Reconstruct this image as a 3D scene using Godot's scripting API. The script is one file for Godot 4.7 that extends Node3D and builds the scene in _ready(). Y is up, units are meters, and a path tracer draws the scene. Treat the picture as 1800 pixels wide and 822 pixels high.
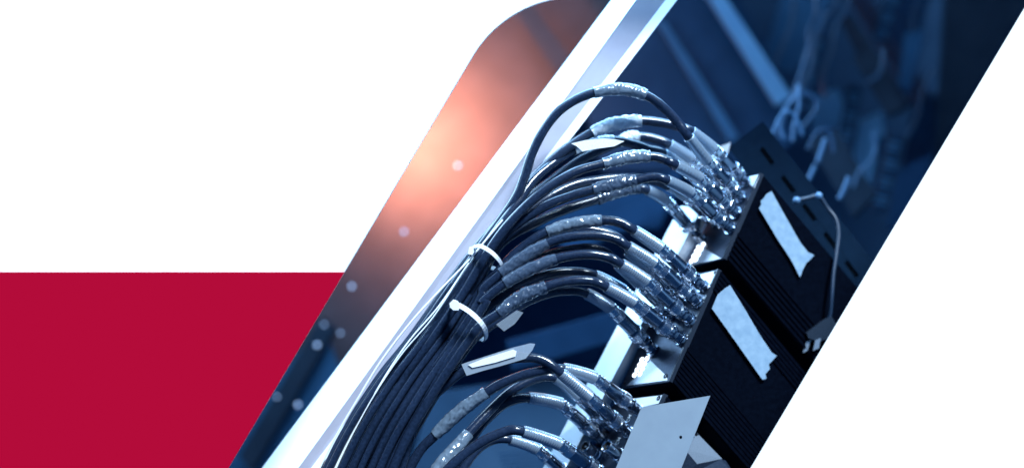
extends Node3D
# Patch cables plugged into rack modules, seen through the slanted gap between two boards added for a white page margin.
# Metres. at(px, py, z) is the point at depth z that stands at photo position (px, py) of 1800 x 822.

const PX := 0.0003          # one photo pixel in metres at the page boards (z = 0)
const EYE := 0.8            # camera distance from the page boards
var M := {}
var taken := {}
var rng := RandomNumberGenerator.new()

func at(px: float, py: float, z: float) -> Vector3:
	var k := PX * (EYE - z) / EYE
	return Vector3((px - 900.0) * k, (411.0 - py) * k, z)

func at2(p: Vector2, z: float) -> Vector3:
	return at(p.x, p.y, z)

# ------------------------------------------------------------------ naming
func numbered(called: String) -> String:
	if not taken.has(called):
		taken[called] = 0
		return called
	taken[called] += 1
	return "%s_%03d" % [called, taken[called]]

func tag(o: Node, label: String, category: String, group := "", kind := "") -> void:
	if label: o.set_meta("label", label)
	if category: o.set_meta("category", category)
	if group: o.set_meta("group", group)
	if kind: o.set_meta("kind", kind)

func thing(called: String, where: Vector3, label: String, category: String, group := "") -> Node3D:
	var o := Node3D.new()
	o.name = numbered(called)
	add_child(o)
	o.position = where
	tag(o, label, category, group)
	return o

func origin_of(parent: Node) -> Vector3:
	var v := Vector3.ZERO
	var n := parent
	while n is Node3D and n != self:
		v += n.position
		n = n.get_parent()
	return v

# st holds world positions; the node keeps its parent's origin
func part(called: String, st: SurfaceTool, m: Material, parent: Node) -> MeshInstance3D:
	var o := MeshInstance3D.new()
	o.mesh = st.commit()
	o.material_override = m
	o.name = called if parent != self else numbered(called)
	parent.add_child(o, true)
	o.position = -origin_of(parent) if parent != self else Vector3.ZERO
	return o

func share(called: String, mesh: Mesh, m: Material, parent: Node, xf: Transform3D) -> MeshInstance3D:
	var o := MeshInstance3D.new()
	o.mesh = mesh
	o.material_override = m
	o.name = called
	parent.add_child(o, true)
	o.transform = Transform3D(xf.basis, xf.origin - origin_of(parent))
	return o

# ------------------------------------------------------------------ materials
func lin(r: float, g: float, b: float) -> Color:
	return Color(r, g, b).linear_to_srgb()

func noise_tex(freq: float, lo: Color, hi: Color, seed_: int, size := 512, octaves := 4) -> NoiseTexture2D:
	var n := FastNoiseLite.new()
	n.seed = seed_
	n.noise_type = FastNoiseLite.TYPE_SIMPLEX_SMOOTH
	n.frequency = freq
	n.fractal_octaves = octaves
	var t := NoiseTexture2D.new()
	t.width = size; t.height = size; t.seamless = true
	t.noise = n
	var g := Gradient.new()
	g.set_color(0, lo); g.set_color(1, hi)
	t.color_ramp = g
	return t

func normal_tex(freq: float, strength: float, seed_: int, size := 512) -> NoiseTexture2D:
	var n := FastNoiseLite.new()
	n.seed = seed_
	n.frequency = freq
	n.fractal_octaves = 4
	var t := NoiseTexture2D.new()
	t.width = size; t.height = size; t.seamless = true
	t.noise = n
	t.as_normal_map = true
	t.bump_strength = strength
	return t

func mat(c: Color, rough: float, metal := 0.0) -> StandardMaterial3D:
	var m := StandardMaterial3D.new()
	m.albedo_color = c
	m.roughness = rough
	m.metallic = metal
	return m

func grainy(lo: Color, hi: Color, rough: float, metal: float, freq: float, scale_: float, seed_: int, bump := 0.0) -> StandardMaterial3D:
	var m := mat(Color.WHITE, rough, metal)
	m.albedo_texture = noise_tex(freq, lo, hi, seed_)
	m.uv1_triplanar = true
	m.uv1_world_triplanar = true
	m.uv1_scale = Vector3.ONE * scale_
	if bump > 0.0:
		m.normal_enabled = true
		m.normal_texture = normal_tex(freq, bump, seed_ + 7)
		m.normal_scale = 0.6
	return m

func glow(c: Color, e: float) -> StandardMaterial3D:
	var m := mat(c, 0.4)
	m.emission_enabled = true
	m.emission = c
	m.emission_energy_multiplier = e
	return m

# film of clear tape with torn, milky patches
func film(seed_: int, low: float, high: float) -> StandardMaterial3D:
	var n := FastNoiseLite.new()
	n.seed = seed_
	n.frequency = 0.011
	n.fractal_octaves = 3
	var img := Image.create(256, 256, false, Image.FORMAT_RGBA8)
	for y in 256:
		for x in 256:
			var v := clampf(n.get_noise_2d(x * 0.6, y * 1.4) * 1.5 + 0.45, 0.0, 1.0)
			img.set_pixel(x, y, Color(0.80, 0.86, 0.93, lerpf(low, high, v * v)))
	var m := mat(Color.WHITE, 0.12)
	m.albedo_texture = ImageTexture.create_from_image(img)
	m.transparency = BaseMaterial3D.TRANSPARENCY_ALPHA
	m.uv1_scale = Vector3(1.0, 1.0, 1.0)
	return m

# crinkled glossy tape wrap of one even tone
func glossy_wrap(c: Color, seed_: int) -> StandardMaterial3D:
	var m := grainy(c * Color(0.88, 0.88, 0.88), c, 0.22, 0.0, 0.012, 40.0, seed_, 5.0)
	m.normal_scale = 0.7
	m.clearcoat_enabled = true
	m.clearcoat = 1.0
	m.clearcoat_roughness = 0.10
	return m

func make_materials() -> void:
	M.wall = mat(lin(0.93, 0.93, 0.93), 0.9)  # white of the page margin boards
	M.red = mat(lin(0.405, 0.0019, 0.023), 0.95)
	M.red.metallic_specular = 0.1
	M.wall.metallic_specular = 0.1
	M.jacket = grainy(lin(0.005, 0.010, 0.024), lin(0.018, 0.031, 0.068), 0.20, 0.0, 0.02, 45.0, 11, 2.0)
	M.jacket_smooth = grainy(lin(0.012, 0.014, 0.022), lin(0.03, 0.034, 0.046), 0.30, 0.0, 0.02, 30.0, 12, 1.0)
	M.boot = mat(lin(0.30, 0.38, 0.48), 0.24, 0.55)
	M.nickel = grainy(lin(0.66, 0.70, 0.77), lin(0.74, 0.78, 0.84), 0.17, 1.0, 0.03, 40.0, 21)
	M.nickel_dark = grainy(lin(0.22, 0.27, 0.35), lin(0.27, 0.32, 0.40), 0.17, 1.0, 0.03, 40.0, 22)  # darker nickel: dark reflections on the plugs put into the colour
	M.post = grainy(lin(0.74, 0.76, 0.80), lin(0.84, 0.86, 0.88), 0.45, 0.0, 0.01, 12.0, 31, 0.6)
	M.post_shaded = grainy(lin(0.34, 0.32, 0.39), lin(0.38, 0.36, 0.43), 0.45, 0.0, 0.01, 12.0, 35, 0.6)  # post paint darkened: shading of its front face put into the colour
	M.bright_metal = grainy(lin(0.58, 0.63, 0.70), lin(0.80, 0.83, 0.87), 0.42, 0.25, 0.05, 60.0, 32, 1.5)
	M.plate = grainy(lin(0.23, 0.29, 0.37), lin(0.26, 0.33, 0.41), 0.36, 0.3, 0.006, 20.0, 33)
	M.brushed = grainy(lin(0.22, 0.26, 0.33), lin(0.42, 0.47, 0.55), 0.35, 0.6, 0.08, 40.0, 34, 1.0)
	M.black = grainy(lin(0.0008, 0.0014, 0.004), lin(0.002, 0.0036, 0.009), 0.55, 0.0, 0.02, 25.0, 41, 1.0)
	M.black.metallic_specular = 0.07
	M.edge = mat(lin(0.02, 0.028, 0.045), 0.25, 0.3)
	M.front = grainy(lin(0.02, 0.03, 0.055), lin(0.055, 0.075, 0.12), 0.30, 0.6, 0.03, 40.0, 42, 0.8)
	M.front_lit = grainy(lin(0.62, 0.68, 0.76), lin(0.86, 0.88, 0.92), 0.35, 0.3, 0.05, 60.0, 43, 1.0)  # front panel lightened: light falling on it put into the colour
	M.navy = grainy(lin(0.014, 0.042, 0.095), lin(0.019, 0.055, 0.12), 0.5, 0.0, 0.01, 6.0, 51)
	M.navy_mid = grainy(lin(0.04, 0.11, 0.21), lin(0.05, 0.135, 0.25), 0.5, 0.0, 0.01, 6.0, 52)
	M.navy_pale = grainy(lin(0.13, 0.28, 0.47), lin(0.16, 0.33, 0.52), 0.5, 0.0, 0.01, 6.0, 53)
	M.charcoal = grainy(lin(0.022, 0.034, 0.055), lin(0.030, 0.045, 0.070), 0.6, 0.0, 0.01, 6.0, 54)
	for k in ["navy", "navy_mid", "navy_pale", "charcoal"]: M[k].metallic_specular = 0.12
	M.slot_blue = grainy(lin(0.004, 0.013, 0.030), lin(0.006, 0.018, 0.040), 0.5, 0.0, 0.02, 12.0, 59)
	M.slot_blue.metallic_specular = 0.15
	M.case_blue = grainy(lin(0.024, 0.052, 0.095), lin(0.030, 0.064, 0.115), 0.5, 0.0, 0.01, 6.0, 56)
	for k in ["case_blue"]: M[k].metallic_specular = 0.12
	M.dusty = grainy(lin(0.034, 0.036, 0.050), lin(0.050, 0.052, 0.070), 0.7, 0.0, 0.01, 6.0, 55)
	M.tape = grainy(lin(0.15, 0.24, 0.35), lin(0.27, 0.37, 0.48), 0.8, 0.0, 0.012, 24.0, 61)
	M.tie = mat(lin(0.80, 0.83, 0.88), 0.35)
	M.thread = mat(lin(0.82, 0.85, 0.90), 0.4)
	M.paper = grainy(lin(0.70, 0.74, 0.80), lin(0.90, 0.92, 0.94), 0.45, 0.0, 0.03, 60.0, 62, 3.0)
	M.film_a = film(5, 0.08, 0.32)
	M.film_b = film(9, 0.18, 0.50)
	M.film_c = film(14, 0.50, 0.85)
	M.wrap_a = glossy_wrap(lin(0.050, 0.075, 0.125), 71)
	M.wrap_b = glossy_wrap(lin(0.12, 0.165, 0.23), 72)
	M.wrap_c = glossy_wrap(lin(0.48, 0.56, 0.66), 73)
	M.led = glow(Color(0.86, 0.93, 1.0), 3.0)
	M.dot = glow(Color(0.72, 0.84, 1.0), 0.6)  # glow put in for the glint of screws
	M.amber = glow(Color(1.0, 0.62, 0.42), 1.5)  # bulb of the added flare lamp
	M.letter = mat(lin(0.75, 0.80, 0.86), 0.6)
	M.hole = mat(lin(0.004, 0.005, 0.008), 0.8)
	M.wire_blue = mat(lin(0.07, 0.15, 0.27), 0.35)
	M.wire_dark = mat(lin(0.03, 0.075, 0.15), 0.35)
	M.cord = mat(lin(0.008, 0.020, 0.045), 0.4)

# ------------------------------------------------------------------ shapes
func tool() -> SurfaceTool:
	var st := SurfaceTool.new()
	st.begin(Mesh.PRIMITIVE_TRIANGLES)
	return st

func tri(st: SurfaceTool, a: Vector3, b: Vector3, c: Vector3, away: Vector3) -> void:
	var n := (b - a).cross(c - a)
	if n.length_squared() < 1e-20:
		return
	n = n.normalized()
	if n.dot(away) < 0.0:
		n = -n
		var t := b; b = c; c = t
	st.set_normal(n); st.add_vertex(a)
	st.set_normal(n); st.add_vertex(c)
	st.set_normal(n); st.add_vertex(b)

func quad(st: SurfaceTool, a: Vector3, b: Vector3, c: Vector3, d: Vector3, away: Vector3) -> void:
	tri(st, a, b, c, away)
	tri(st, a, c, d, away)

# prism from a polygon of 3-D points and an offset
func prism(st: SurfaceTool, pts: Array, off: Vector3, spread := 0.0) -> void:
	var c := Vector3.ZERO
	for p in pts: c += p
	c /= pts.size()
	var flat := PackedVector2Array()
	var ex: Vector3 = (pts[1] - pts[0]).normalized()
	var nn := Vector3.ZERO
	for i in pts.size():
		nn += (pts[i] - c).cross(pts[(i + 1) % pts.size()] - c)
	nn = nn.normalized()
	var ey := nn.cross(ex)
	for p in pts: flat.append(Vector2((p - c).dot(ex), (p - c).dot(ey)))
	var idx := Geometry2D.triangulate_polygon(flat)
	var back := []
	for p in pts:
		back.append(p + off + (p - c).normalized() * spread)
	var front_dir := -off.normalized()
	for i in range(0, idx.size(), 3):
		tri(st, pts[idx[i]], pts[idx[i + 1]], pts[idx[i + 2]], front_dir)
		tri(st, back[idx[i]], back[idx[i + 1]], back[idx[i + 2]], -front_dir)
	var turn := 1.0 if nn.dot(front_dir) > 0.0 else -1.0
	for i in pts.size():
		var j := (i + 1) % pts.size()
		var along: Vector3 = pts[j] - pts[i]
		quad(st, pts[i], pts[j], back[j], back[i], along.cross(front_dir) * turn)

func slab(pts: Array, off: Vector3) -> SurfaceTool:
	var st := tool()
	prism(st, pts, off)
	return st

# photo polygon at depths zs
func poly(pxs: Array, zs) -> Array:
	var out := []
	for i in pxs.size():
		out.append(at2(pxs[i], zs[i] if zs is Array else zs))
	return out

# Catmull-Rom sampling; returns points and their control-index parameters
func spline(ctrl: Array, per: int) -> Array:
	var pts := []
	var ts := []
	var n := ctrl.size()
	for i in n - 1:
		var p1: Vector3 = ctrl[i]
		var p2: Vector3 = ctrl[i + 1]
		var p0: Vector3 = ctrl[i - 1] if i > 0 else p1 * 2.0 - p2
		var p3: Vector3 = ctrl[i + 2] if i + 2 < n else p2 * 2.0 - p1
		for k in per:
			var t := float(k) / per
			pts.append(p1.cubic_interpolate(p2, p0, p3, t))
			ts.append(i + t)
	pts.append(ctrl[n - 1]); ts.append(float(n - 1))
	return [pts, ts]

func sample(pts: Array, ts: Array, t: float) -> Vector3:
	var per: float = 1.0 / (ts[1] - ts[0])
	var f := clampf(t * per, 0.0, pts.size() - 1.001)
	var i := int(f)
	return pts[i].lerp(pts[i + 1], f - i)

# tube along points; rad is a Callable(i, f, angle) -> radius
func tube(pts: Array, sides: int, rad: Callable, caps := true) -> SurfaceTool:
	var st := tool()
	var n := pts.size()
	var tang := []
	for i in n:
		tang.append(((pts[mini(i + 1, n - 1)] as Vector3) - pts[maxi(i - 1, 0)]).normalized())
	var side: Vector3 = (tang[0] as Vector3).cross(Vector3(0, 0, 1))
	if side.length() < 0.1: side = (tang[0] as Vector3).cross(Vector3(1, 0, 0))
	side = side.normalized()
	var rings := []
	var dist := 0.0
	var lens := []
	for i in n:
		if i > 0:
			dist += (pts[i] as Vector3).distance_to(pts[i - 1])
			side = (side - tang[i] * side.dot(tang[i])).normalized()
		lens.append(dist)
		var up: Vector3 = (tang[i] as Vector3).cross(side)
		var ring := []
		for k in sides:
			var a := TAU * k / sides
			ring.append((pts[i] as Vector3) + (side * cos(a) + up * sin(a)) * rad.call(i, float(i) / (n - 1), a))
		rings.append(ring)
	for i in n:
		for k in sides + 1:
			var kk := k % sides
			var ka := (kk + 1) % sides
			var kb := (kk + sides - 1) % sides
			var du: Vector3 = rings[i][ka] - rings[i][kb]
			var dv: Vector3 = rings[mini(i + 1, n - 1)][kk] - rings[maxi(i - 1, 0)][kk]
			var nor := du.cross(dv).normalized()
			if nor.dot(rings[i][kk] - pts[i]) < 0.0: nor = -nor
			st.set_normal(nor)
			st.set_uv(Vector2(lens[i] / 0.02, float(k) / sides))
			st.add_vertex(rings[i][kk])
	for i in n - 1:
		for k in sides:
			var a := i * (sides + 1) + k
			var b := a + sides + 1
			st.add_index(a); st.add_index(b); st.add_index(a + 1)
			st.add_index(a + 1); st.add_index(b); st.add_index(b + 1)
	if caps:
		var base := n * (sides + 1)
		for e in [0, n - 1]:
			var nd: Vector3 = tang[e] * (-1.0 if e == 0 else 1.0)
			st.set_normal(nd); st.set_uv(Vector2.ZERO); st.add_vertex(pts[e])
			for k in sides:
				st.set_normal(nd); st.set_uv(Vector2.ZERO); st.add_vertex(rings[e][k])
			for k in sides:
				st.add_index(base); st.add_index(base + 1 + k); st.add_index(base + 1 + (k + 1) % sides)
			base += sides + 1
	return st

func round_tube(pts: Array, r: float, sides := 10) -> SurfaceTool:
	return tube(pts, sides, func(_i, _f, _a): return r)

# lathe round +Y: profile of [y, r]; flat along the profile, smooth round it; knurl adds a diamond relief
func lathe(profile: Array, sides: int, knurl := 0.0) -> SurfaceTool:
	var st := tool()
	var count := 0
	for i in profile.size() - 1:
		var y0: float = profile[i][0]; var r0: float = profile[i][1]
		var y1: float = profile[i + 1][0]; var r1: float = profile[i + 1][1]
		var rows := 1
		if knurl > 0.0 and absf(y1 - y0) > absf(r1 - r0) * 2.0: rows = 10
		for j in rows:
			var fa := float(j) / rows
			var fb := float(j + 1) / rows
			for k in sides:
				var v := []
				for c in [[k, fa, j], [k + 1, fa, j], [k + 1, fb, j + 1], [k, fb, j + 1]]:
					var a: float = TAU * c[0] / sides
					var r: float = lerpf(r0, r1, c[1])
					if rows > 1 and c[2] > 0 and c[2] < rows:
						r += knurl if (int(c[0]) + int(c[2])) % 2 == 0 else -knurl
					v.append(Vector3(cos(a) * r, lerpf(y0, y1, c[1]), sin(a) * r))
				var mid := Vector3(cos(TAU * (k + 0.5) / sides), 0, sin(TAU * (k + 0.5) / sides))
				var slope := Vector2(y1 - y0, -(r1 - r0)).normalized()
				if rows > 1:
					tri(st, v[0], v[1], v[2], mid); tri(st, v[0], v[2], v[3], mid)
				else:
					var nrm := []
					for kk in [k, k + 1, k + 1, k]:
						var a2: float = TAU * kk / sides
						nrm.append((Vector3(cos(a2), 0, sin(a2)) * slope.x + Vector3.UP * slope.y).normalized())
					for t in [0, 1, 2, 0, 2, 3]:
						st.set_normal(nrm[t]); st.add_vertex(v[t])
				count += 1
	return st

func axis_basis(d: Vector3) -> Basis:
	var y := d.normalized()
	var x := y.cross(Vector3(0, 0, 1)).normalized()
	return Basis(x, y, x.cross(y))

# ------------------------------------------------------------------ plugs
const PLUG := 0.040        # neck to panel
var plug_mesh := {}

func make_plug_meshes() -> void:
	var u := 0.00033
	plug_mesh.ferrule = lathe([[-0.0005, 8 * u], [0.0, 11.2 * u], [0.0008, 11.6 * u], [0.0010, 10.4 * u], [0.0022, 10.4 * u], [0.0023, 11.2 * u], [0.0027, 11.2 * u], [0.0028, 10.4 * u], [0.0042, 10.4 * u], [0.0043, 11.0 * u], [0.0045, 11.0 * u]], 28).commit()
	plug_mesh.knurled_collar = lathe([[0.0045, 10.8 * u], [0.0048, 12.0 * u], [0.0088, 12.2 * u], [0.0091, 11.4 * u]], 40, 0.00007).commit()
	plug_mesh.barrel = lathe([[0.0091, 11.2 * u], [0.0094, 12.0 * u], [0.0195, 12.4 * u], [0.0197, 11.4 * u], [0.0203, 11.4 * u], [0.0204, 13.4 * u], [0.0212, 13.8 * u], [0.0214, 13.0 * u]], 32).commit()
	plug_mesh.coupling_ring = lathe([[0.0214, 12.6 * u], [0.0216, 14.4 * u], [0.0222, 14.9 * u], [0.0262, 15.1 * u], [0.0268, 14.6 * u], [0.0269, 12.8 * u], [0.0282, 12.6 * u]], 44, 0.00007).commit()
	plug_mesh.sleeve = lathe([[0.0270, 11.6 * u], [0.0304, 11.7 * u], [0.0305, 12.8 * u], [0.0311, 13.2 * u], [0.0318, 12.8 * u], [0.0319, 10.6 * u]], 30).commit()
	# the jack on the panel: runs from the panel towards the plug (same axis, measured from the neck)
	plug_mesh.jack = lathe([[0.0312, 9.8 * u], [0.0330, 9.8 * u], [0.0331, 10.4 * u], [0.0336, 10.4 * u], [0.0337, 9.9 * u], [0.0343, 10.4 * u], [0.0348, 9.9 * u], [0.0354, 10.4 * u], [0.0359, 9.9 * u], [0.0365, 10.4 * u], [0.0370, 9.9 * u], [0.0378, 9.9 * u], [0.0379, 12.5 * u], [0.0394, 12.5 * u], [0.0400, 12.5 * u]], 28).commit()
	var open_jack := lathe([[0.0255, 8.2 * u], [0.0250, 11.2 * u], [0.0255, 11.9 * u], [0.0262, 11.9 * u], [0.0263, 11.4 * u], [0.0345, 11.4 * u], [0.0346, 12.6 * u], [0.0352, 12.6 * u], [0.0353, 10.6 * u], [0.0378, 10.6 * u], [0.0379, 13.2 * u], [0.0400, 13.2 * u]], 30)
	plug_mesh.open_jack = open_jack.commit()
	plug_mesh.bore = lathe([[0.0256, 8.2 * u], [0.0300, 8.0 * u], [0.0301, 0.4 * u]], 24).commit()
	plug_mesh.pin = lathe([[0.0262, 0.2 * u], [0.0262, 2.6 * u], [0.0302, 2.8 * u]], 14).commit()
	var lug := SphereMesh.new()
	lug.radius = 0.0006; lug.height = 0.0012; lug.radial_segments = 12; lug.rings = 6
	plug_mesh.lug = lug

func plug_xf(neck: Vector3, base: Vector3) -> Transform3D:
	var d := base - neck
	var b := axis_basis(d)
	var s := d.length() / PLUG
	var w := clampf(s, 0.92, 1.12)
	return Transform3D(Basis(b.x * w, b.y * s, b.z * w), neck)

# where the photo ray through px meets the plane through o with normal n
func on_plane(px: Vector2, o: Vector3, n: Vector3) -> Vector3:
	var eye := Vector3(0, 0, EYE)
	var d := at2(px, 0.0) - eye
	return eye + d * ((o - eye).dot(n) / d.dot(n))

# ------------------------------------------------------------------ cables
var LEFT := [Vector2(516, 940), Vector2(545, 880), Vector2(574, 818), Vector2(604, 760), Vector2(634, 710), Vector2(672, 655), Vector2(728, 585), Vector2(790, 497), Vector2(838, 434)]
var RIGHT := [Vector2(660, 950), Vector2(680, 885), Vector2(700, 825), Vector2(722, 775), Vector2(750, 725), Vector2(785, 668), Vector2(828, 605), Vector2(866, 540), Vector2(895, 462)]

func lane(f: float, upto: int) -> Array:
	var out := []
	for i in upto:
		out.append((LEFT[i] as Vector2).lerp(RIGHT[i], f))
	return out

# d: lane (or -1), upto, pts, boot (last of pts), neck, base, z0 (bundle), z1 (boot), face [origin, normal], r, sleeves [[x0, x1, material, widen]]
func cable(d: Dictionary) -> Node3D:
	var px := []
	if d.lane >= 0.0: px.append_array(lane(d.lane, d.upto))
	var fixed := px.size()
	px.append_array(d.pts)
	var n := px.size()
	var base := on_plane(d.base, d.face[0], d.face[1])
	var zb: float = base.z + d.get("out", 0.027)     # depth at the boot end
	var zn: float = base.z + d.get("out", 0.027) * 0.62
	var ctrl := []
	# straight-line length along the photo for the change of depth
	var run := [0.0]
	for i in range(1, n): run.append(run[i - 1] + (px[i] as Vector2).distance_to(px[i - 1]))
	var start: float = run[maxi(fixed - 1, 0)]
	for i in n:
		var f := clampf((run[i] - start) / maxf(run[n - 1] - start, 1.0), 0.0, 1.0)
		f = f * f * (3.0 - 2.0 * f)
		ctrl.append(at2(px[i], lerpf(d.z0, zb, f)))
	var neck := at2(d.neck, zn)
	ctrl.append(neck)
	ctrl.append(neck.lerp(base, 0.3))
	var per := 14
	var sp := spline(ctrl, per)
	var pts: Array = sp[0]
	var ts: Array = sp[1]
	var boot_i := (n - 1) * per
	var neck_i := n * per
	var node := thing("coaxial_cable", base, d.label, "cable", "coaxial cables plugged into the modules")
	var r: float = d.get("r", 8.7) * PX * 1.05
	var rad := func(i, _f, _a): return r * (1.0 + 0.025 * sin(i * 0.37 + d.lane * 40.0))
	part("jacket", tube(pts.slice(0, boot_i + 5), 14, rad), M.jacket, node)
	# ribbed boot
	var bpts := []
	var rows := 120
	for k in rows + 1:
		bpts.append(sample(pts, ts, lerpf(n - 1, n, float(k) / rows)))
	var ribs: float = d.get("ribs", 14.0)
	var amp := 0.12 if ribs < 12.0 else 0.85
	var brad := func(_i, f, _a):
		var end := 1.0 if f > 0.02 and f < 0.97 else 0.9
		return (lerpf(10.2, 11.4, f) + amp * sin(f * ribs * TAU)) * PX * 1.05 * end
	part("boot", tube(bpts, 18, brad), M.boot, node)
	var xf := plug_xf(neck, base)
	var plug := Node3D.new()
	plug.name = "plug"
	node.add_child(plug)
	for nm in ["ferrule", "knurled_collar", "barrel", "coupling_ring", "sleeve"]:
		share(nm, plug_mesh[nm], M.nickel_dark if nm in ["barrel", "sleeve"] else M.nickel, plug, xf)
	for a in [0.6, 2.7, 4.8]:
		share("lug", plug_mesh.lug, M.nickel, plug, Transform3D(Basis(), xf * (Vector3(cos(a) * 0.0039, 0.0294, sin(a) * 0.0039))))
	# tape sleeves
	for s in d.get("sleeves", []):
		var t0 := -1.0
		var t1 := -1.0
		for i in range(fixed * per, boot_i):
			var p: Vector3 = pts[i]
			var sx := p.x / (PX * (EYE - p.z) / EYE) + 900.0
			if t0 < 0.0 and sx >= s[0]: t0 = ts[i]
			if sx <= s[1]: t1 = ts[i]
		var spts := []
		var m := 60
		for k in m + 1: spts.append(sample(pts, ts, lerpf(t0, t1, float(k) / m)))
		var wn := FastNoiseLite.new()
		wn.seed = int(s[0])
		wn.frequency = 0.9
		var widen: float = s[3]
		var srad := func(i, f, a):
			var crumple := wn.get_noise_3d(cos(a) * 2.0, sin(a) * 2.0, i * 0.12)
			return r * (1.10 + 0.10 * widen + 0.26 * widen * crumple + 0.35 * widen * pow(maxf(0.0, cos(a - 3.4)), 6.0) * sin(f * PI))
		part("label_sleeve", tube(spts, 20, srad, false), s[2], node)
	# loose flap of tape
	for fl in d.get("flaps", []):
		var zf: float = fl[1]
		part("tape_flap", slab(poly(fl[0], zf), Vector3(0, 0, -0.0003)), fl[2], node)
	return node

# the jack that a cable sits in, a part of its module's front panel
func jack(panel: Node3D, neck_px: Vector2, base_px: Vector2, face: Array, out: float, open := false) -> void:
	var base := on_plane(base_px, face[0], face[1])
	var neck := at2(neck_px, base.z + out * 0.62)
	var xf := plug_xf(neck, base)
	var j := Node3D.new()
	j.name = "jack"
	panel.add_child(j, true)
	if open:
		share("shell", plug_mesh.open_jack, M.nickel, j, xf)
		share("bore", plug_mesh.bore, M.hole, j, xf)
		share("pin", plug_mesh.pin, M.nickel, j, xf)
		for a in [1.9, 5.0]:
			share("lug", plug_mesh.lug, M.nickel, j, Transform3D(Basis(), xf * Vector3(cos(a) * 0.0037, 0.029, sin(a) * 0.0037)))
	else:
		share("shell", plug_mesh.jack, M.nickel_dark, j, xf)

# ------------------------------------------------------------------ modules
# near_top, near_bottom, far (offset in px from near to far), depths; e: photo direction of the side
func module(called: String, A: Vector2, B: Vector2, w: Vector2, za: float, zb: float, dz: float, run: Vector2, rz: float, label: String) -> Dictionary:
	var a := at2(A, za)
	var b := at2(B, zb)
	var c := at2(B + w, zb - dz)
	var d := c + (a - b)
	var n := (a - b).cross(c - b).normalized()
	if n.z < 0.0: n = -n
	var e := at2((A + B) * 0.5 + run, (za + zb) * 0.5 + rz) - at2((A + B) * 0.5, (za + zb) * 0.5)
	var node := thing(called, b, label, "equipment module", "rack modules stacked beside the pale bracket")
	var depth := e
	part("enclosure", slab([a - n * 0.001, b - n * 0.001, c - n * 0.001, d - n * 0.001], depth), M.black, node)
	var panel := part("front_panel", slab([a, b, c, d], -n * 0.001), M.front, node)
	# bevelled trim down the near edge of the panel
	var u := (a - b).normalized()
	var wd := (c - b).normalized()
	part("edge_trim", slab([a + n * 0.0005, b + n * 0.0005, b + n * 0.0005 + wd * 0.0012, a + n * 0.0005 + wd * 0.0012], -n * 0.0025 - wd * 0.0006), M.edge, node)
	return {"node": node, "panel": panel, "a": a, "b": b, "c": c, "d": d, "n": n, "u": u, "w": wd, "e": e.normalized(), "face": [a, n]}

# pale patch on a panel, put in for light falling there, given in photo pixels
func patch(mod: Dictionary, pxs: Array, called: String, m: Material) -> void:
	var pts := []
	for p in pxs: pts.append(on_plane(p, mod.face[0] + mod.n * 0.0004, mod.n))
	part(called, slab(pts, -mod.n * 0.0003), m, mod.panel)

func screw(mod: Dictionary, p: Vector2, r := 0.0016) -> void:
	var o := on_plane(p, mod.face[0], mod.n)
	var mesh := lathe([[0.0, r], [0.0005, r], [0.0008, r * 0.75], [0.0008, r * 0.42], [0.0003, r * 0.38], [0.0003, 0.00001]], 16).commit()
	share("screw", mesh, M.edge, mod.panel, Transform3D(axis_basis(mod.n), o))

func led_cluster(mod: Dictionary, spots: Array, r: float) -> void:
	var mesh := lathe([[0.0, r], [0.0003, r], [0.0006, r * 0.8], [0.0009, r * 0.4], [0.0010, 0.00001]], 14).commit()
	for p in spots:
		share("indicator_lamp", mesh, M.led, mod.panel, Transform3D(axis_basis(mod.n), on_plane(p, mod.face[0] + mod.n * 0.0003, mod.n)))

func lettering(mod: Dictionary, p: Vector2, text: String, size: float) -> void:
	var t := TextMesh.new()
	var f := SystemFont.new()
	f.font_names = PackedStringArray(["Droid Sans"])
	t.font = f
	t.text = text
	t.font_size = 16
	t.pixel_size = size / 16.0
	t.depth = 0.0002
	var o := on_plane(p, mod.face[0] + mod.n * 0.0003, mod.n)
	var bx: Vector3 = mod.u
	var by: Vector3 = (mod.n as Vector3).cross(bx).normalized()
	share("lettering", t, M.letter, mod.panel, Transform3D(Basis(bx, by, mod.n), o))

# torn strip of masking tape on a side face
func tape(pxs: Array, z, off: Vector3, label: String) -> void:
	var pts := poly(pxs, z)
	var o := part("tape_strip", slab(pts, off), M.tape, self)
	tag(o, label, "tape", "masking tape strips on the modules")

func wire(called: String, pxs: Array, zs, r: float, m: Material, label: String, category: String, group := "") -> MeshInstance3D:
	var ctrl := []
	for i in pxs.size(): ctrl.append(at2(pxs[i], zs[i] if zs is Array else deep(zs)))
	var o := part(called, round_tube(spline(ctrl, 10)[0], r), m, self)
	tag(o, label, category, group)
	return o

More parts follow.
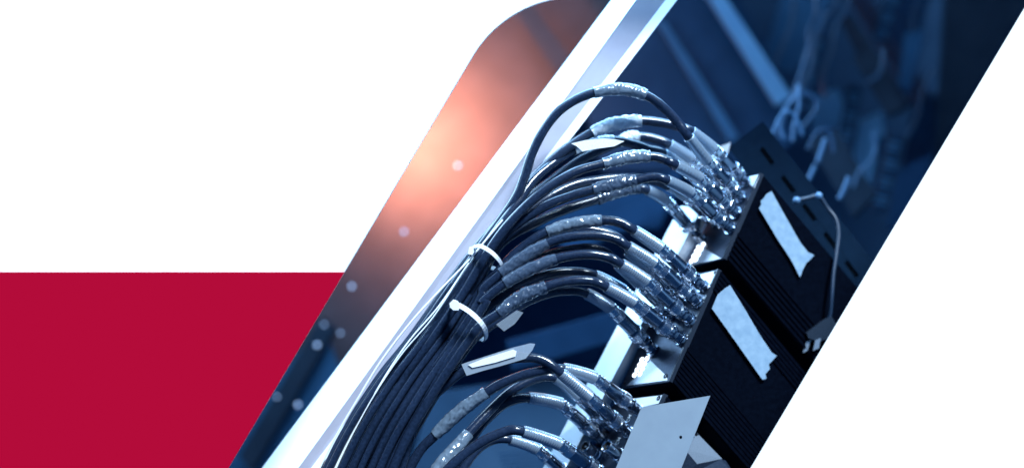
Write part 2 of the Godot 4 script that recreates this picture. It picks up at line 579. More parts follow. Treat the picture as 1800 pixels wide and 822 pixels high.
func ribbon(front: Array, back: Array, width: float, thick: float) -> SurfaceTool:
	# closed band through points, flat faces turned outwards
	var ctrl := front.duplicate()
	ctrl.append_array(back)
	var c := Vector3.ZERO
	for p in ctrl: c += p
	c /= ctrl.size()
	var n := ctrl.size()
	var axis := Vector3.ZERO
	for i in n: axis += ((ctrl[i] as Vector3) - c).cross((ctrl[(i + 1) % n] as Vector3) - c)
	axis = axis.normalized()
	var pts := []
	for i in n:
		for k in 8:
			pts.append((ctrl[i] as Vector3).cubic_interpolate(ctrl[(i + 1) % n], ctrl[(i + n - 1) % n], ctrl[(i + 2) % n], k / 8.0))
	var st := tool()
	var m := pts.size()
	for i in m:
		var j := (i + 1) % m
		var v := []
		for q in [i, j]:
			var tg: Vector3 = ((pts[(q + 1) % m] as Vector3) - pts[(q + m - 1) % m]).normalized()
			var o := tg.cross(axis).normalized()
			if o.dot((pts[q] as Vector3) - c) < 0.0: o = -o
			# fine teeth along the band
			var th := thick * (1.0 if q % 2 == 0 else 0.8)
			v.append([pts[q] + axis * width * 0.5 + o * th, pts[q] - axis * width * 0.5 + o * th, pts[q] - axis * width * 0.5, pts[q] + axis * width * 0.5, o])
		for s in 4:
			var s2 := (s + 1) % 4
			var mid: Vector3 = (v[0][s] + v[0][s2]) * 0.5 - (pts[i] + v[0][4] * thick * 0.5)
			quad(st, v[0][s], v[0][s2], v[1][s2], v[1][s], mid)
	return st

# ------------------------------------------------------------------ scene
func _ready() -> void:
	rng.seed = 4
	var cam := Camera3D.new()
	cam.name = "camera"
	add_child(cam)
	cam.position = Vector3(0, 0, EYE)
	var lens := CameraAttributesPhysical.new()
	lens.frustum_focal_length = 12.0 * EYE / (411.0 * PX)
	lens.frustum_focus_distance = EYE + 0.025
	lens.exposure_aperture = 3.9
	lens.frustum_near = 0.05
	lens.frustum_far = 50.0
	cam.attributes = lens
	cam.fov = rad_to_deg(2.0 * atan(411.0 * PX / EYE))
	cam.near = 0.05
	cam.far = 50.0
	cam.current = true
	var we := WorldEnvironment.new()
	var env := Environment.new()
	env.background_mode = Environment.BG_COLOR
	env.background_color = lin(0.007, 0.032, 0.095)
	env.tonemap_mode = Environment.TONE_MAPPER_LINEAR
	env.tonemap_exposure = 1.85
	env.sdfgi_enabled = true
	env.ssao_enabled = true
	env.ssil_enabled = true
	we.environment = env
	add_child(we)
	var key := DirectionalLight3D.new()
	key.name = "key_light"
	key.light_color = Color(0.85, 0.94, 1.0)
	key.light_energy = 1.6
	key.light_angular_distance = 11.0
	key.shadow_enabled = true
	add_child(key)
	key.look_at_from_position(Vector3(0.30, 0.79, 0.54), Vector3.ZERO)
	area(at(380, -160, -0.15), at(900, 430, 0.16), Vector2(0.20, 0.24), Color(0.68, 0.86, 1.0), 0.13)
	area(at(1120, -330, -0.13), at(1080, 420, 0.02), Vector2(0.30, 0.16), Color(0.58, 0.81, 1.0), 0.15)

	make_materials()
	make_plug_meshes()
	build_page_boards()
	build_posts()
	build_modules_and_cables()
	build_ties()
	build_background()

func area(pos: Vector3, target: Vector3, size: Vector2, c: Color, e: float) -> void:
	var l := AreaLight3D.new()
	l.name = "area_light"
	l.area_size = size
	l.light_color = c
	l.light_energy = e
	l.area_range = 4.0
	l.shadow_enabled = true
	add_child(l, true)
	l.look_at_from_position(pos, target)

func build_page_boards() -> void:
	var left := [Vector2(-800, -300), Vector2(1013, -300), Vector2(1013, -5.5)]
	var c := Vector2(1013, 206.5)
	for k in range(1, 20):
		var a := lerpf(-PI / 2.0, -PI / 2.0 - deg_to_rad(59.2), k / 19.0)
		left.append(c + Vector2(cos(a), sin(a)) * 212.0)
	left.append_array([Vector2(400, 822), Vector2(221, 1122), Vector2(-800, 1122)])
	var st := tool()
	board(st, left, 0.0, 0.004)
	var o := part("page_board_left", st, M.wall, self)  # page margin, added as a board
	tag(o, "white page margin built as a board, rounded corner beside the cable rack", "", "", "structure")
	st = tool()
	board(st, [Vector2(1141, 1122), Vector2(1320, 822), Vector2(1804, 10), Vector2(1989, -300), Vector2(4200, -300), Vector2(4200, 1122)], 0.0, 0.004)
	o = part("page_board_right", st, M.wall, self)  # page margin added as a board, widened to block the key light
	tag(o, "white page margin built as a board, slanted edge on the far side of the gap", "", "", "structure")
	o = part("light_block_board", slab(poly([Vector2(-800, -5200), Vector2(4200, -5200), Vector2(4200, -300.5), Vector2(-800, -300.5)], 0.0), Vector3(0, 0, -0.004)), M.wall, self)  # unseen, added to block the key light from the background
	tag(o, "added unseen board above the gap that keeps the background in shade", "", "", "structure")
	o = part("page_red_panel", slab(poly([Vector2(-390, 478), Vector2(605.3, 478), Vector2(400.8, 822), Vector2(222.5, 1121), Vector2(-390, 1121)], 0.0012), Vector3(0, 0, -0.0011)), M.red, self)  # red block of the page layout, added as a panel
	tag(o, "plain crimson block of the page layout, built as a panel with slanted end", "panel")

# board whose back is cut away from the gap, so its edge is sharp
func board(st: SurfaceTool, pxs: Array, z: float, thick: float) -> void:
	var f := poly(pxs, z)
	var c := Vector3.ZERO
	for p in f: c += p
	c /= f.size()
	var flat := PackedVector2Array()
	for p in pxs: flat.append(p)
	var idx := Geometry2D.triangulate_polygon(flat)
	var shrunk := Geometry2D.offset_polygon(flat, -8.0)
	var b := []
	if shrunk.size() and shrunk[0].size() == flat.size():
		# pair each back corner with its nearest front corner
		for i in flat.size():
			var best := 0
			for k in shrunk[0].size():
				if shrunk[0][k].distance_to(flat[i]) < shrunk[0][best].distance_to(flat[i]): best = k
			b.append(at2(shrunk[0][best], z) + Vector3(0, 0, -thick))
	else:
		for p in f: b.append(p + Vector3(0, 0, -thick))
	for i in range(0, idx.size(), 3):
		tri(st, f[idx[i]], f[idx[i + 1]], f[idx[i + 2]], Vector3(0, 0, 1))
		tri(st, b[idx[i]], b[idx[i + 1]], b[idx[i + 2]], Vector3(0, 0, -1))
	for i in f.size():
		var j := (i + 1) % f.size()
		quad(st, f[i], f[j], b[j], b[i], (f[i] + f[j]) * 0.5 - c)

func build_posts() -> void:
	# wide pale post: a face turned to the left, a face turned to the right and a folded lip
	var zb := -0.045
	var zt := -0.075
	var A := Vector2(400, 902); var B := Vector2(1150, -100)
	var dirx := 0.75
	var node := thing("rack_post", at(700, 560, -0.06), "wide glossy white rack post running slantwise behind the cable bundle", "post")
	var l0 := Vector2(400, 902); var l1 := Vector2(1150, -100)
	var f0 := Vector2(466, 902); var f1 := Vector2(1190, -100)
	var r0 := Vector2(486, 902); var r1 := Vector2(1246, -100)
	var e0 := Vector2(499, 902); var e1 := Vector2(1267, -100)
	var st := tool()
	prism(st, [at2(l0, zb - 0.022), at2(l1, zt - 0.022), at2(f1, zt), at2(f0, zb)], Vector3(0.0008, -0.0002, -0.0015))
	part("side_face", st, M.post, node)
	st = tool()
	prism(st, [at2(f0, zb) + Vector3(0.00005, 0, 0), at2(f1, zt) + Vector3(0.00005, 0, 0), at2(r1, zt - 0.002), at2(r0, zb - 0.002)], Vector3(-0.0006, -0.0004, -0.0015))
	part("front_face", st, M.post_shaded, node)
	st = tool()
	prism(st, [at2(r0, zb - 0.0018), at2(r1, zt - 0.0018), at2(e1, zt + 0.001), at2(e0, zb + 0.001)], Vector3(0, 0, -0.0012))
	part("lip", st, M.post, node)
	# pale bracket behind the plugs
	node = thing("panel_bracket", at(1080, 600, -0.08), "narrow white metal bracket standing behind the rows of plugs", "bracket")
	st = tool()
	prism(st, [at(898, 930, -0.070), at(1196, 362, -0.104), at(1236, 362, -0.087), at(938, 930, -0.053)], Vector3(0.0002, 0, -0.0015))
	part("face", st, M.bright_metal, node)
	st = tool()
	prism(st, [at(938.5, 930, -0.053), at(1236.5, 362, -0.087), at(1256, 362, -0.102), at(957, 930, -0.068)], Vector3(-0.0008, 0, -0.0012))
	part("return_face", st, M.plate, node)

func build_modules_and_cables() -> void:
	var run := Vector2(300, 352)
	var m1 := module("equipment_module", Vector2(1338, 304), Vector2(1273, 454), Vector2(-72, 17), -0.078, -0.064, 0.034, run, -0.05, "black boxed module at the top of the stack with five cables in front")
	var m2 := module("equipment_module", Vector2(1264, 473), Vector2(1178, 670), Vector2(-87, 12), -0.056, -0.040, 0.036, run, -0.05, "black boxed module with ribbed side in the middle of the stack")
	var m3 := module("equipment_module", Vector2(1169, 692), Vector2(1085, 885), Vector2(-90, 13), -0.044, -0.030, 0.036, run, -0.05, "black boxed module lowest of the stack, behind the blank metal plate")
	# light on the panel corners, put in as pale patches
	patch(m1, [Vector2(1306, 313), Vector2(1336, 306), Vector2(1326, 330)], "lit_corner", M.front_lit)
	patch(m1, [Vector2(1209, 467), Vector2(1222, 441), Vector2(1240, 437), Vector2(1268, 454)], "lit_corner", M.front_lit)
	patch(m2, [Vector2(1229, 483), Vector2(1261, 475), Vector2(1246, 508)], "lit_corner", M.front_lit)
	patch(m2, [Vector2(1102, 677), Vector2(1121, 660), Vector2(1143, 633), Vector2(1171, 660), Vector2(1173, 668)], "lit_corner", M.front_lit)
	patch(m3, [Vector2(1108, 701), Vector2(1166, 694), Vector2(1160, 708), Vector2(1124, 716)], "lit_corner", M.front_lit)
	screw(m2, Vector2(1171, 661)); screw(m2, Vector2(1258, 479), 0.001); screw(m3, Vector2(1159, 700)); screw(m2, Vector2(1099, 674), 0.0011)
	led_cluster(m2, [Vector2(1138, 630), Vector2(1129, 632), Vector2(1134, 639), Vector2(1125, 641), Vector2(1130, 648), Vector2(1120.5, 650), Vector2(1125.5, 657), Vector2(1116, 659)], 0.0014)
	led_cluster(m1, [Vector2(1237, 430), Vector2(1229, 432), Vector2(1233, 438), Vector2(1225, 441), Vector2(1229, 447), Vector2(1220, 450), Vector2(1224, 456), Vector2(1216, 459)], 0.0014)
	lettering(m2, Vector2(1236, 528), "CH", 0.0034)
	lettering(m2, Vector2(1221, 560), "CH", 0.0034)
	lettering(m2, Vector2(1207, 594), "CH", 0.0034)
	lettering(m3, Vector2(1087, 775), "CH", 0.0036)
	lettering(m3, Vector2(1106, 735), "CH", 0.0036)
	# ribs along the sides
	for spec in [[m2, 0.02, 0.30, 9], [m2, 0.84, 0.98, 5], [m1, 0.03, 0.30, 6], [m3, 0.72, 0.97, 7]]:
		var mod: Dictionary = spec[0]
		for k in spec[3]:
			var f: float = lerpf(spec[1], spec[2], k / float(spec[3] - 1))
			var p: Vector3 = (mod.b as Vector3).lerp(mod.a, f)
			var side_n: Vector3 = (mod.u as Vector3).cross(mod.e).normalized()
			if side_n.z < 0.0: side_n = -side_n
			var hw: Vector3 = mod.u * 0.0009
			var s0: Vector3 = p - hw - mod.n * 0.0015
			part("rib", slab([s0 + side_n * 0.0010, s0 + hw * 2.0 + side_n * 0.0010, s0 + hw * 2.0 + mod.e * 0.13 + side_n * 0.0010, s0 + mod.e * 0.13 + side_n * 0.0010], -side_n * 0.0014), M.black, mod.node)
	# tapes on the sides: laid on each module's side plane
	for spec in [[m1, [Vector2(1357, 336), Vector2(1348, 341), Vector2(1343, 349), Vector2(1338, 353), Vector2(1339, 359), Vector2(1335, 366), Vector2(1366, 418), Vector2(1391, 456), Vector2(1407, 487), Vector2(1412, 474), Vector2(1418, 462), Vector2(1424, 457), Vector2(1432, 448), Vector2(1421, 443), Vector2(1407, 425), Vector2(1383, 383)], "torn pale masking tape on the side of the top module"],
			[m2, [Vector2(1284, 501), Vector2(1276, 506), Vector2(1262, 518), Vector2(1252, 542), Vector2(1270, 567), Vector2(1297, 605), Vector2(1333, 656), Vector2(1341, 667), Vector2(1348, 665), Vector2(1346, 657), Vector2(1354, 648), Vector2(1352, 640), Vector2(1358, 634), Vector2(1366, 625), Vector2(1357, 619), Vector2(1335, 586), Vector2(1311, 545)], "torn pale masking tape on the side of the ribbed middle module"]]:
		var mod: Dictionary = spec[0]
		var side_n: Vector3 = (mod.u as Vector3).cross(mod.e).normalized()
		if side_n.z < 0.0: side_n = -side_n
		var pts := []
		for p in spec[1]: pts.append(on_plane(p, mod.a + side_n * 0.0022, side_n))
		var o := part("tape_strip", slab(pts, -side_n * 0.0003), M.tape, self)
		tag(o, spec[2], "tape", "masking tape strips on the modules")

	# blank metal plate in front of the lowest module
	var node := thing("cover_plate", at(1165, 780, -0.02), "blank pale metal plate with one small hole below the middle module", "plate")
	var pl := [Vector2(1249, 695), Vector2(1128, 715), Vector2(1053, 893), Vector2(1170, 893)]
	var hole := Vector2(1197, 768)
	# the plate is built round its hole
	var st := tool()
	var ring_px := []
	for k in 16: ring_px.append(hole + Vector2(cos(TAU * k / 16.0) * 2.6, sin(TAU * k / 16.0) * 3.0))
	var plane_n := (at2(pl[1], -0.030) - at2(pl[0], -0.026)).cross(at2(pl[3], -0.016) - at2(pl[0], -0.026)).normalized()
	if plane_n.z < 0.0: plane_n = -plane_n
	var o0 := at2(pl[0], -0.026)
	var outer := []
	# outer outline resampled so that each ring point has a partner in its direction
	for k in 16:
		var dv := Vector2(cos(TAU * k / 16.0), sin(TAU * k / 16.0))
		var best := 1e9
		for i in pl.size():
			var hit = Geometry2D.segment_intersects_segment(hole, hole + dv * 900.0, pl[i], pl[(i + 1) % pl.size()])
			if hit != null: best = minf(best, hole.distance_to(hit))
		outer.append(hole + dv * best)
	var fan := []
	for k in 16:
		fan.append([outer[k]])
	for i in pl.size():
		var a := fposmod((pl[i] - hole).angle(), TAU)
		fan[int(a / TAU * 16.0)].append(pl[i])
	for k in 16:
		var row: Array = fan[k].duplicate()
		row.append(outer[(k + 1) % 16])
		var i0 := on_plane(ring_px[k], o0, plane_n)
		var i1 := on_plane(ring_px[(k + 1) % 16], o0, plane_n)
		for j in row.size() - 1:
			var q0 := on_plane(row[j], o0, plane_n)
			var q1 := on_plane(row[j + 1], o0, plane_n)
			for back in [0.0, -0.0014]:
				var off: Vector3 = plane_n * back
				tri(st, i0 + off, q0 + off, q1 + off, plane_n if back == 0.0 else -plane_n)
			quad(st, q0, q1, q1 - plane_n * 0.0014, q0 - plane_n * 0.0014, q0 - on_plane(hole, o0, plane_n))
		tri(st, i0, on_plane(row[row.size() - 1], o0, plane_n), i1, plane_n)
		tri(st, i0 - plane_n * 0.0014, on_plane(row[row.size() - 1], o0, plane_n) - plane_n * 0.0014, i1 - plane_n * 0.0014, -plane_n)
		quad(st, i0, i1, i1 - plane_n * 0.0014, i0 - plane_n * 0.0014, on_plane(hole, o0, plane_n) - i0)
	part("sheet", st, M.plate, node)
	# brushed block beside the plate
	node = thing("metal_block", at(1250, 790, -0.06), "brushed grey metal block half hidden by the blank plate", "block")
	part("upper_face", slab(poly([Vector2(1222, 757), Vector2(1205, 790), Vector2(1226, 815), Vector2(1270, 806)], [-0.052, -0.048, -0.050, -0.056]), Vector3(0.001, -0.002, -0.01)), M.brushed, node)
	part("lower_face", slab(poly([Vector2(1206, 791), Vector2(1180, 850), Vector2(1290, 880), Vector2(1300, 845), Vector2(1276, 809), Vector2(1268, 806.5), Vector2(1226, 815.5)], [-0.047, -0.046, -0.05, -0.055, -0.056, -0.056, -0.05]), Vector3(0.001, -0.002, -0.01)), M.front, node)

	var f1: Array = m1.face
	var f2: Array = m2.face
	var f3: Array = m3.face
	var V := func(list: Array) -> Array:
		var out := []
		for i in range(0, list.size(), 2): out.append(Vector2(list[i], list[i + 1]))
		return out
	var C := []
	# upper module
	C.append({"lane": 0.10, "upto": 9, "z0": -0.036, "pts": V.call([903, 354, 921, 313, 935, 270, 955, 230, 985, 193, 1030, 167, 1078, 158, 1115, 161, 1143, 171, 1168, 190, 1190, 213, 1211, 241]), "neck": Vector2(1244, 283), "base": Vector2(1305, 350), "face": f1, "mod": m1, "ribs": 9.0, "sleeves": [[1042, 1136, M.wrap_b, 1.0]], "label": "topmost black cable arching highest over all the others", "out": 0.034})
	C.append({"lane": 0.02, "upto": 9, "z0": -0.044, "pts": V.call([897, 368, 935, 316, 985, 270, 1040, 233, 1085, 218, 1130, 212, 1165, 216, 1192, 222, 1216, 231]), "neck": Vector2(1256, 262), "base": Vector2(1314, 322), "face": f1, "mod": m1, "ribs": 9.0, "sleeves": [[1040, 1128, M.wrap_c, 1.3]], "flaps": [[V.call([1103, 208, 1121, 199, 1122, 212]), -0.05, M.film_c]], "label": "black cable with crumpled white wrap, second highest of the upper bunch", "out": 0.022})
	C.append({"lane": 0.20, "upto": 9, "z0": -0.030, "pts": V.call([905, 363, 945, 309, 1011, 262, 1045, 252, 1080, 247, 1110, 252, 1140, 262, 1167, 270]), "neck": Vector2(1206, 298), "base": Vector2(1262, 352), "face": f1, "mod": m1, "ribs": 9.0, "sleeves": [[1006, 1078, M.wrap_c, 1.0]], "flaps": [[V.call([1004, 252, 1030, 246, 1062, 243, 1083, 245, 1098, 248, 1080, 257, 1050, 261, 1024, 266, 1014, 257]), -0.0325, M.paper]], "label": "black cable with broad flat white paper tag in the upper bunch", "out": 0.03})
	C.append({"lane": 0.14, "upto": 9, "z0": -0.048, "pts": V.call([903, 374, 945, 337, 1010, 288, 1060, 262, 1095, 247, 1125, 240, 1152, 244, 1177, 254]), "neck": Vector2(1216, 279), "base": Vector2(1278, 338), "face": f1, "mod": m1, "ribs": 9.0, "sleeves": [[1090, 1124, M.wrap_c, 1.2]], "label": "black cable with short white wrap just below the second highest cable", "out": 0.02})
	C.append({"lane": 0.34, "upto": 9, "z0": -0.028, "pts": V.call([903, 384, 955, 336, 1010, 303, 1060, 288, 1105, 278, 1145, 275, 1168, 280, 1188, 290]), "neck": Vector2(1230, 313), "base": Vector2(1297, 377), "face": f1, "mod": m1, "ribs": 9.0, "sleeves": [[1058, 1144, M.wrap_b, 1.2]], "label": "black cable with long white glossy sleeve in the middle of the upper bunch", "out": 0.034})
	C.append({"lane": 0.28, "upto": 9, "z0": -0.046, "pts": V.call([900, 394, 950, 356, 1000, 328, 1045, 317, 1100, 312, 1145, 316, 1176, 327]), "neck": Vector2(1206, 344), "base": Vector2(1262, 394), "face": f1, "mod": m1, "ribs": 9.0, "label": "thin bare black cable tucked behind the lower cables of the upper bunch", "out": 0.018})
	C.append({"lane": 0.44, "upto": 9, "z0": -0.034, "pts": V.call([897, 403, 955, 364, 1005, 344, 1045, 333, 1085, 324, 1121, 316, 1150, 311, 1173, 317]), "neck": Vector2(1215, 339), "base": Vector2(1287, 404), "face": f1, "mod": m1, "ribs": 9.0, "sleeves": [[1042, 1120, M.wrap_a, 1.3]], "label": "black cable second lowest of the upper bunch with clear crinkled sleeve", "out": 0.034})
	C.append({"lane": 0.50, "upto": 9, "z0": -0.044, "pts": V.call([893, 418, 950, 387, 1000, 366, 1047, 351, 1090, 337, 1115, 331, 1138, 334]), "neck": Vector2(1171, 353), "base": Vector2(1234, 424), "face": f1, "mod": m1, "ribs": 9.0, "sleeves": [[1048, 1128, M.wrap_a, 1.4]], "label": "lowest black cable of the upper bunch with torn clear sleeve", "out": 0.03})
	# middle module
	C.append({"lane": 0.60, "upto": 8, "z0": -0.034, "pts": V.call([872, 482, 905, 446, 935, 423, 965, 407, 1010, 394, 1061, 387, 1090, 391, 1115, 405]), "neck": Vector2(1160, 435), "base": Vector2(1238, 506), "face": f2, "mod": m2, "sleeves": [[962, 1060, M.wrap_b, 0.9]], "label": "highest black cable of the middle bunch"})
	C.append({"lane": 0.66, "upto": 8, "z0": -0.042, "pts": V.call([880, 480, 920, 440, 975, 413, 1020, 403, 1058, 407, 1087, 418, 1104, 441]), "neck": Vector2(1139, 472), "base": Vector2(1198, 528), "face": f2, "mod": m2, "label": "bare black cable half hidden behind the two highest of the middle bunch", "out": 0.024})
	C.append({"lane": 0.70, "upto": 8, "z0": -0.026, "pts": V.call([850, 507, 880, 480, 920, 453, 966, 426, 1010, 415, 1055, 414, 1085, 421, 1104, 433]), "neck": Vector2(1150, 462), "base": Vector2(1229, 534), "face": f2, "mod": m2, "sleeves": [[878, 966, M.wrap_a, 0.9]], "label": "second highest black cable of the middle bunch with clear label sleeve"})
	C.append({"lane": 0.80, "upto": 8, "z0": -0.040, "pts": V.call([880, 492, 930, 463, 980, 444, 1030, 436, 1062, 442, 1086, 464]), "neck": Vector2(1124, 497), "base": Vector2(1183, 556), "face": f2, "mod": m2, "label": "bare black cable half hidden behind the third cable of the middle bunch", "out": 0.024})
	C.append({"lane": 0.82, "upto": 8, "z0": -0.024, "pts": V.call([848, 530, 884, 500, 930, 475, 982, 454, 1030, 447, 1068, 452, 1092, 464]), "neck": Vector2(1137, 494), "base": Vector2(1216, 565), "face": f2, "mod": m2, "sleeves": [[886, 982, M.wrap_a, 0.9]], "label": "third black cable down in the middle bunch with clear printed sleeve"})
	C.append({"lane": 0.88, "upto": 8, "z0": -0.036, "pts": V.call([855, 540, 895, 512, 950, 486, 1000, 477, 1046, 484]), "neck": Vector2(1096, 511), "base": Vector2(1166, 580), "face": f2, "mod": m2, "label": "bare black cable behind the front lowest cable of the middle bunch", "out": 0.024})
	C.append({"lane": 0.92, "upto": 7, "z0": -0.020, "pts": V.call([842, 574, 874, 552, 915, 524, 960, 504, 1000, 494, 1040, 494, 1066, 504]), "neck": Vector2(1114, 531), "base": Vector2(1200, 598), "face": f2, "mod": m2, "sleeves": [[876, 960, M.wrap_a, 1.3]], "flaps": [[V.call([872, 570, 886, 582, 905, 569, 920, 549, 908, 545]), -0.017, M.film_a]], "label": "front black cable of the middle bunch with loose clear tape flap"})
	C.append({"lane": 0.97, "upto": 7, "z0": -0.034, "pts": V.call([846, 584, 880, 560, 920, 534, 960, 517, 1000, 511, 1031, 516]), "neck": Vector2(1074, 541), "base": Vector2(1150, 617), "face": f2, "mod": m2, "r": 8.4, "label": "lowest grey braided cable of the middle bunch reaching the last plug", "out": 0.026})
	# lowest module
	C.append({"lane": -1.0, "upto": 0, "z0": -0.030, "pts": V.call([678, 900, 707, 815, 721, 764, 745, 716, 774, 684, 815, 652, 870, 635, 925, 628, 957, 634, 986, 655]), "neck": Vector2(1036, 697), "base": Vector2(1108, 763), "face": f3, "mod": m3, "ribs": 17.0, "flaps": [[V.call([811, 640, 822, 636, 900, 611, 932, 603, 941, 604, 936, 615, 924, 630, 880, 643, 850, 651, 820, 660]), -0.0215, M.film_b], [V.call([823, 641, 850, 630, 902, 614, 908, 617, 906, 626, 870, 637, 830, 646]), -0.0209, M.paper]], "label": "black cable with long white tag running above the lowest bunch"})
	C.append({"lane": -1.0, "upto": 0, "z0": -0.034, "pts": V.call([690, 880, 733, 800, 762, 767, 810, 724, 859, 687, 900, 666, 945, 653, 990, 648]), "neck": Vector2(1046, 664), "base": Vector2(1126, 724), "face": f3, "mod": m3, "ribs": 17.0, "sleeves": [[764, 858, M.wrap_b, 1.2]], "label": "black cable with long clear sleeve leading to the uppermost plug of the lowest bunch"})
	C.append({"lane": -1.0, "upto": 0, "z0": -0.020, "pts": V.call([738, 880, 768, 826, 800, 790, 832, 752, 890, 694, 935, 668, 976, 664]), "neck": Vector2(1016, 696), "base": Vector2(1074, 752), "face": f3, "mod": m3, "ribs": 17.0, "sleeves": [[756, 826, M.wrap_b, 1.1]], "label": "black cable crossing under the tagged cable with its plug hidden behind", "out": 0.022})
	C.append({"lane": -1.0, "upto": 0, "z0": -0.036, "pts": V.call([770, 880, 800, 820, 832, 765, 862, 730, 892, 707, 929, 699]), "neck": Vector2(987, 710), "base": Vector2(1061, 775), "face": f3, "mod": m3, "ribs": 17.0, "label": "black cable with curved ribbed boot in the middle of the lowest bunch"})
	C.append({"lane": -1.0, "upto": 0, "z0": -0.014, "pts": V.call([740, 890, 770, 845, 800, 812, 843, 779, 889, 758, 919, 758]), "neck": Vector2(984, 780), "base": Vector2(1072, 842), "face": f3, "mod": m3, "ribs": 17.0, "label": "lowest front black cable with pale ribbed boot cut by the frame"})
	C.append({"lane": -1.0, "upto": 0, "z0": -0.030, "pts": V.call([770, 900, 800, 850, 830, 800, 862, 775, 896, 772]), "neck": Vector2(944, 788), "base": Vector2(1018, 852), "face": f3, "mod": m3, "r": 8.0, "ribs": 13.0, "label": "bottom cable with small ribbed boot behind the lowest front cable", "out": 0.026})
	for d in C:
		cable(d)
		jack(d.mod.panel, d.neck, d.base, d.face, d.get("out", 0.027))
	jack(m3.panel, Vector2(985, 753), Vector2(1052, 800), f3, 0.027, true)
	jack(m3.panel, Vector2(1012, 742), Vector2(1097, 806), f3, 0.027, true)

	# thin pale threads along the bundle
	wire("thin_wire", V.call([884, 386, 852, 424, 825, 456, 776, 507, 722, 566, 669, 635, 626, 705, 588, 770, 560, 826, 530, 890]), -0.026, 0.0005, M.thread, "thin white wire along the edge of the cable bundle, nearest the post", "wire", "thin wires on the bundle")
	wire("thin_wire", V.call([824, 462, 771, 538, 722, 595, 684, 649, 645, 715, 612, 775, 585, 830, 560, 890]), -0.022, 0.0004, M.thread, "thin white wire lying on the cables a finger from the post", "wire", "thin wires on the bundle")

	wire("thin_wire", V.call([818, 470, 762, 556, 706, 622, 660, 690, 626, 750, 598, 806, 572, 868]), -0.021, 0.00035, M.thread, "very thin white line, a cable edge highlight put in as a wire, between the two thicker white wires", "wire", "thin wires on the bundle")  # bright cable edge put in as a pale strand
	# spare cables that only show inside the bundle
	for k in 7:
		var f: float = [0.06, 0.22, 0.36, 0.48, 0.62, 0.74, 0.86][k]
		var zf: float = [-0.022, -0.020, -0.024, -0.019, -0.021, -0.018, -0.022][k]
		var path := lane(f, 7 if k > 3 else 8)
		var ctrl := []
		for i in path.size(): ctrl.append(at2(path[i], lerpf(zf, zf - 0.016, clampf((i - 4) / 4.0, 0.0, 1.0))))
		var o := part("bundle_cable", round_tube(spline(ctrl, 12)[0], 0.0019 + 0.0002 * (k % 3), 12), M.jacket, self)
		tag(o, "thin black cable in the lower bundle, %s counting from the white post" % ["first", "second", "third", "fourth", "fifth", "sixth", "seventh"][k], "cable", "thin cables in the lower bundle")

func build_ties() -> void:
	var group := "white cable ties on the bundle"
	var node := thing("cable_tie", at(850, 450, -0.02), "white cable tie round the upper bunch of cables", "cable tie", group)
	var fr := [at(826, 447, -0.036), at(831, 436, -0.027), at(845, 433, -0.021), at(862, 442, -0.018), at(875, 455, -0.020), at(882, 468, -0.030)]
	var bk := [at(878, 474, -0.046), at(855, 466, -0.056), at(832, 452, -0.052)]
	part("band", ribbon(fr, bk, 0.0022, 0.0006), M.tie, node)
	part("head", slab(poly([Vector2(822, 446), Vector2(825, 434), Vector2(833, 432), Vector2(836, 438), Vector2(830, 448)], -0.024), Vector3(0, 0, -0.006)), M.tie, node)
	node = thing("cable_tie", at(825, 560, -0.015), "white cable tie with square head round the middle bunch of cables", "cable tie", group)
	fr = [at(794, 540, -0.028), at(800, 535, -0.019), at(818, 543, -0.014), at(836, 557, -0.011), at(850, 574, -0.014), at(854, 590, -0.026)]
	bk = [at(848, 596, -0.042), at(825, 572, -0.05), at(802, 552, -0.042)]
	part("band", ribbon(fr, bk, 0.0026, 0.0007), M.tie, node)
	part("head", slab(poly([Vector2(790, 533), Vector2(796, 527), Vector2(803, 529), Vector2(809, 536), Vector2(806, 545), Vector2(797, 545), Vector2(791, 540)], -0.012), Vector3(0, 0, -0.006)), M.tie, node)

func bg(called: String, pxs: Array, z, off: Vector3, m: Material, label: String, category: String, group := "") -> MeshInstance3D:
	var zz = z
	if z is Array:
		zz = []
		for v in z: zz.append(deep(v))
	else:
		zz = deep(z)
	var o := part(called, slab(poly(pxs, zz), off), m, self)
	tag(o, label, category, group)
	return o

func deep(z: float) -> float:
	return z * 1.5 if z < -0.14 else z

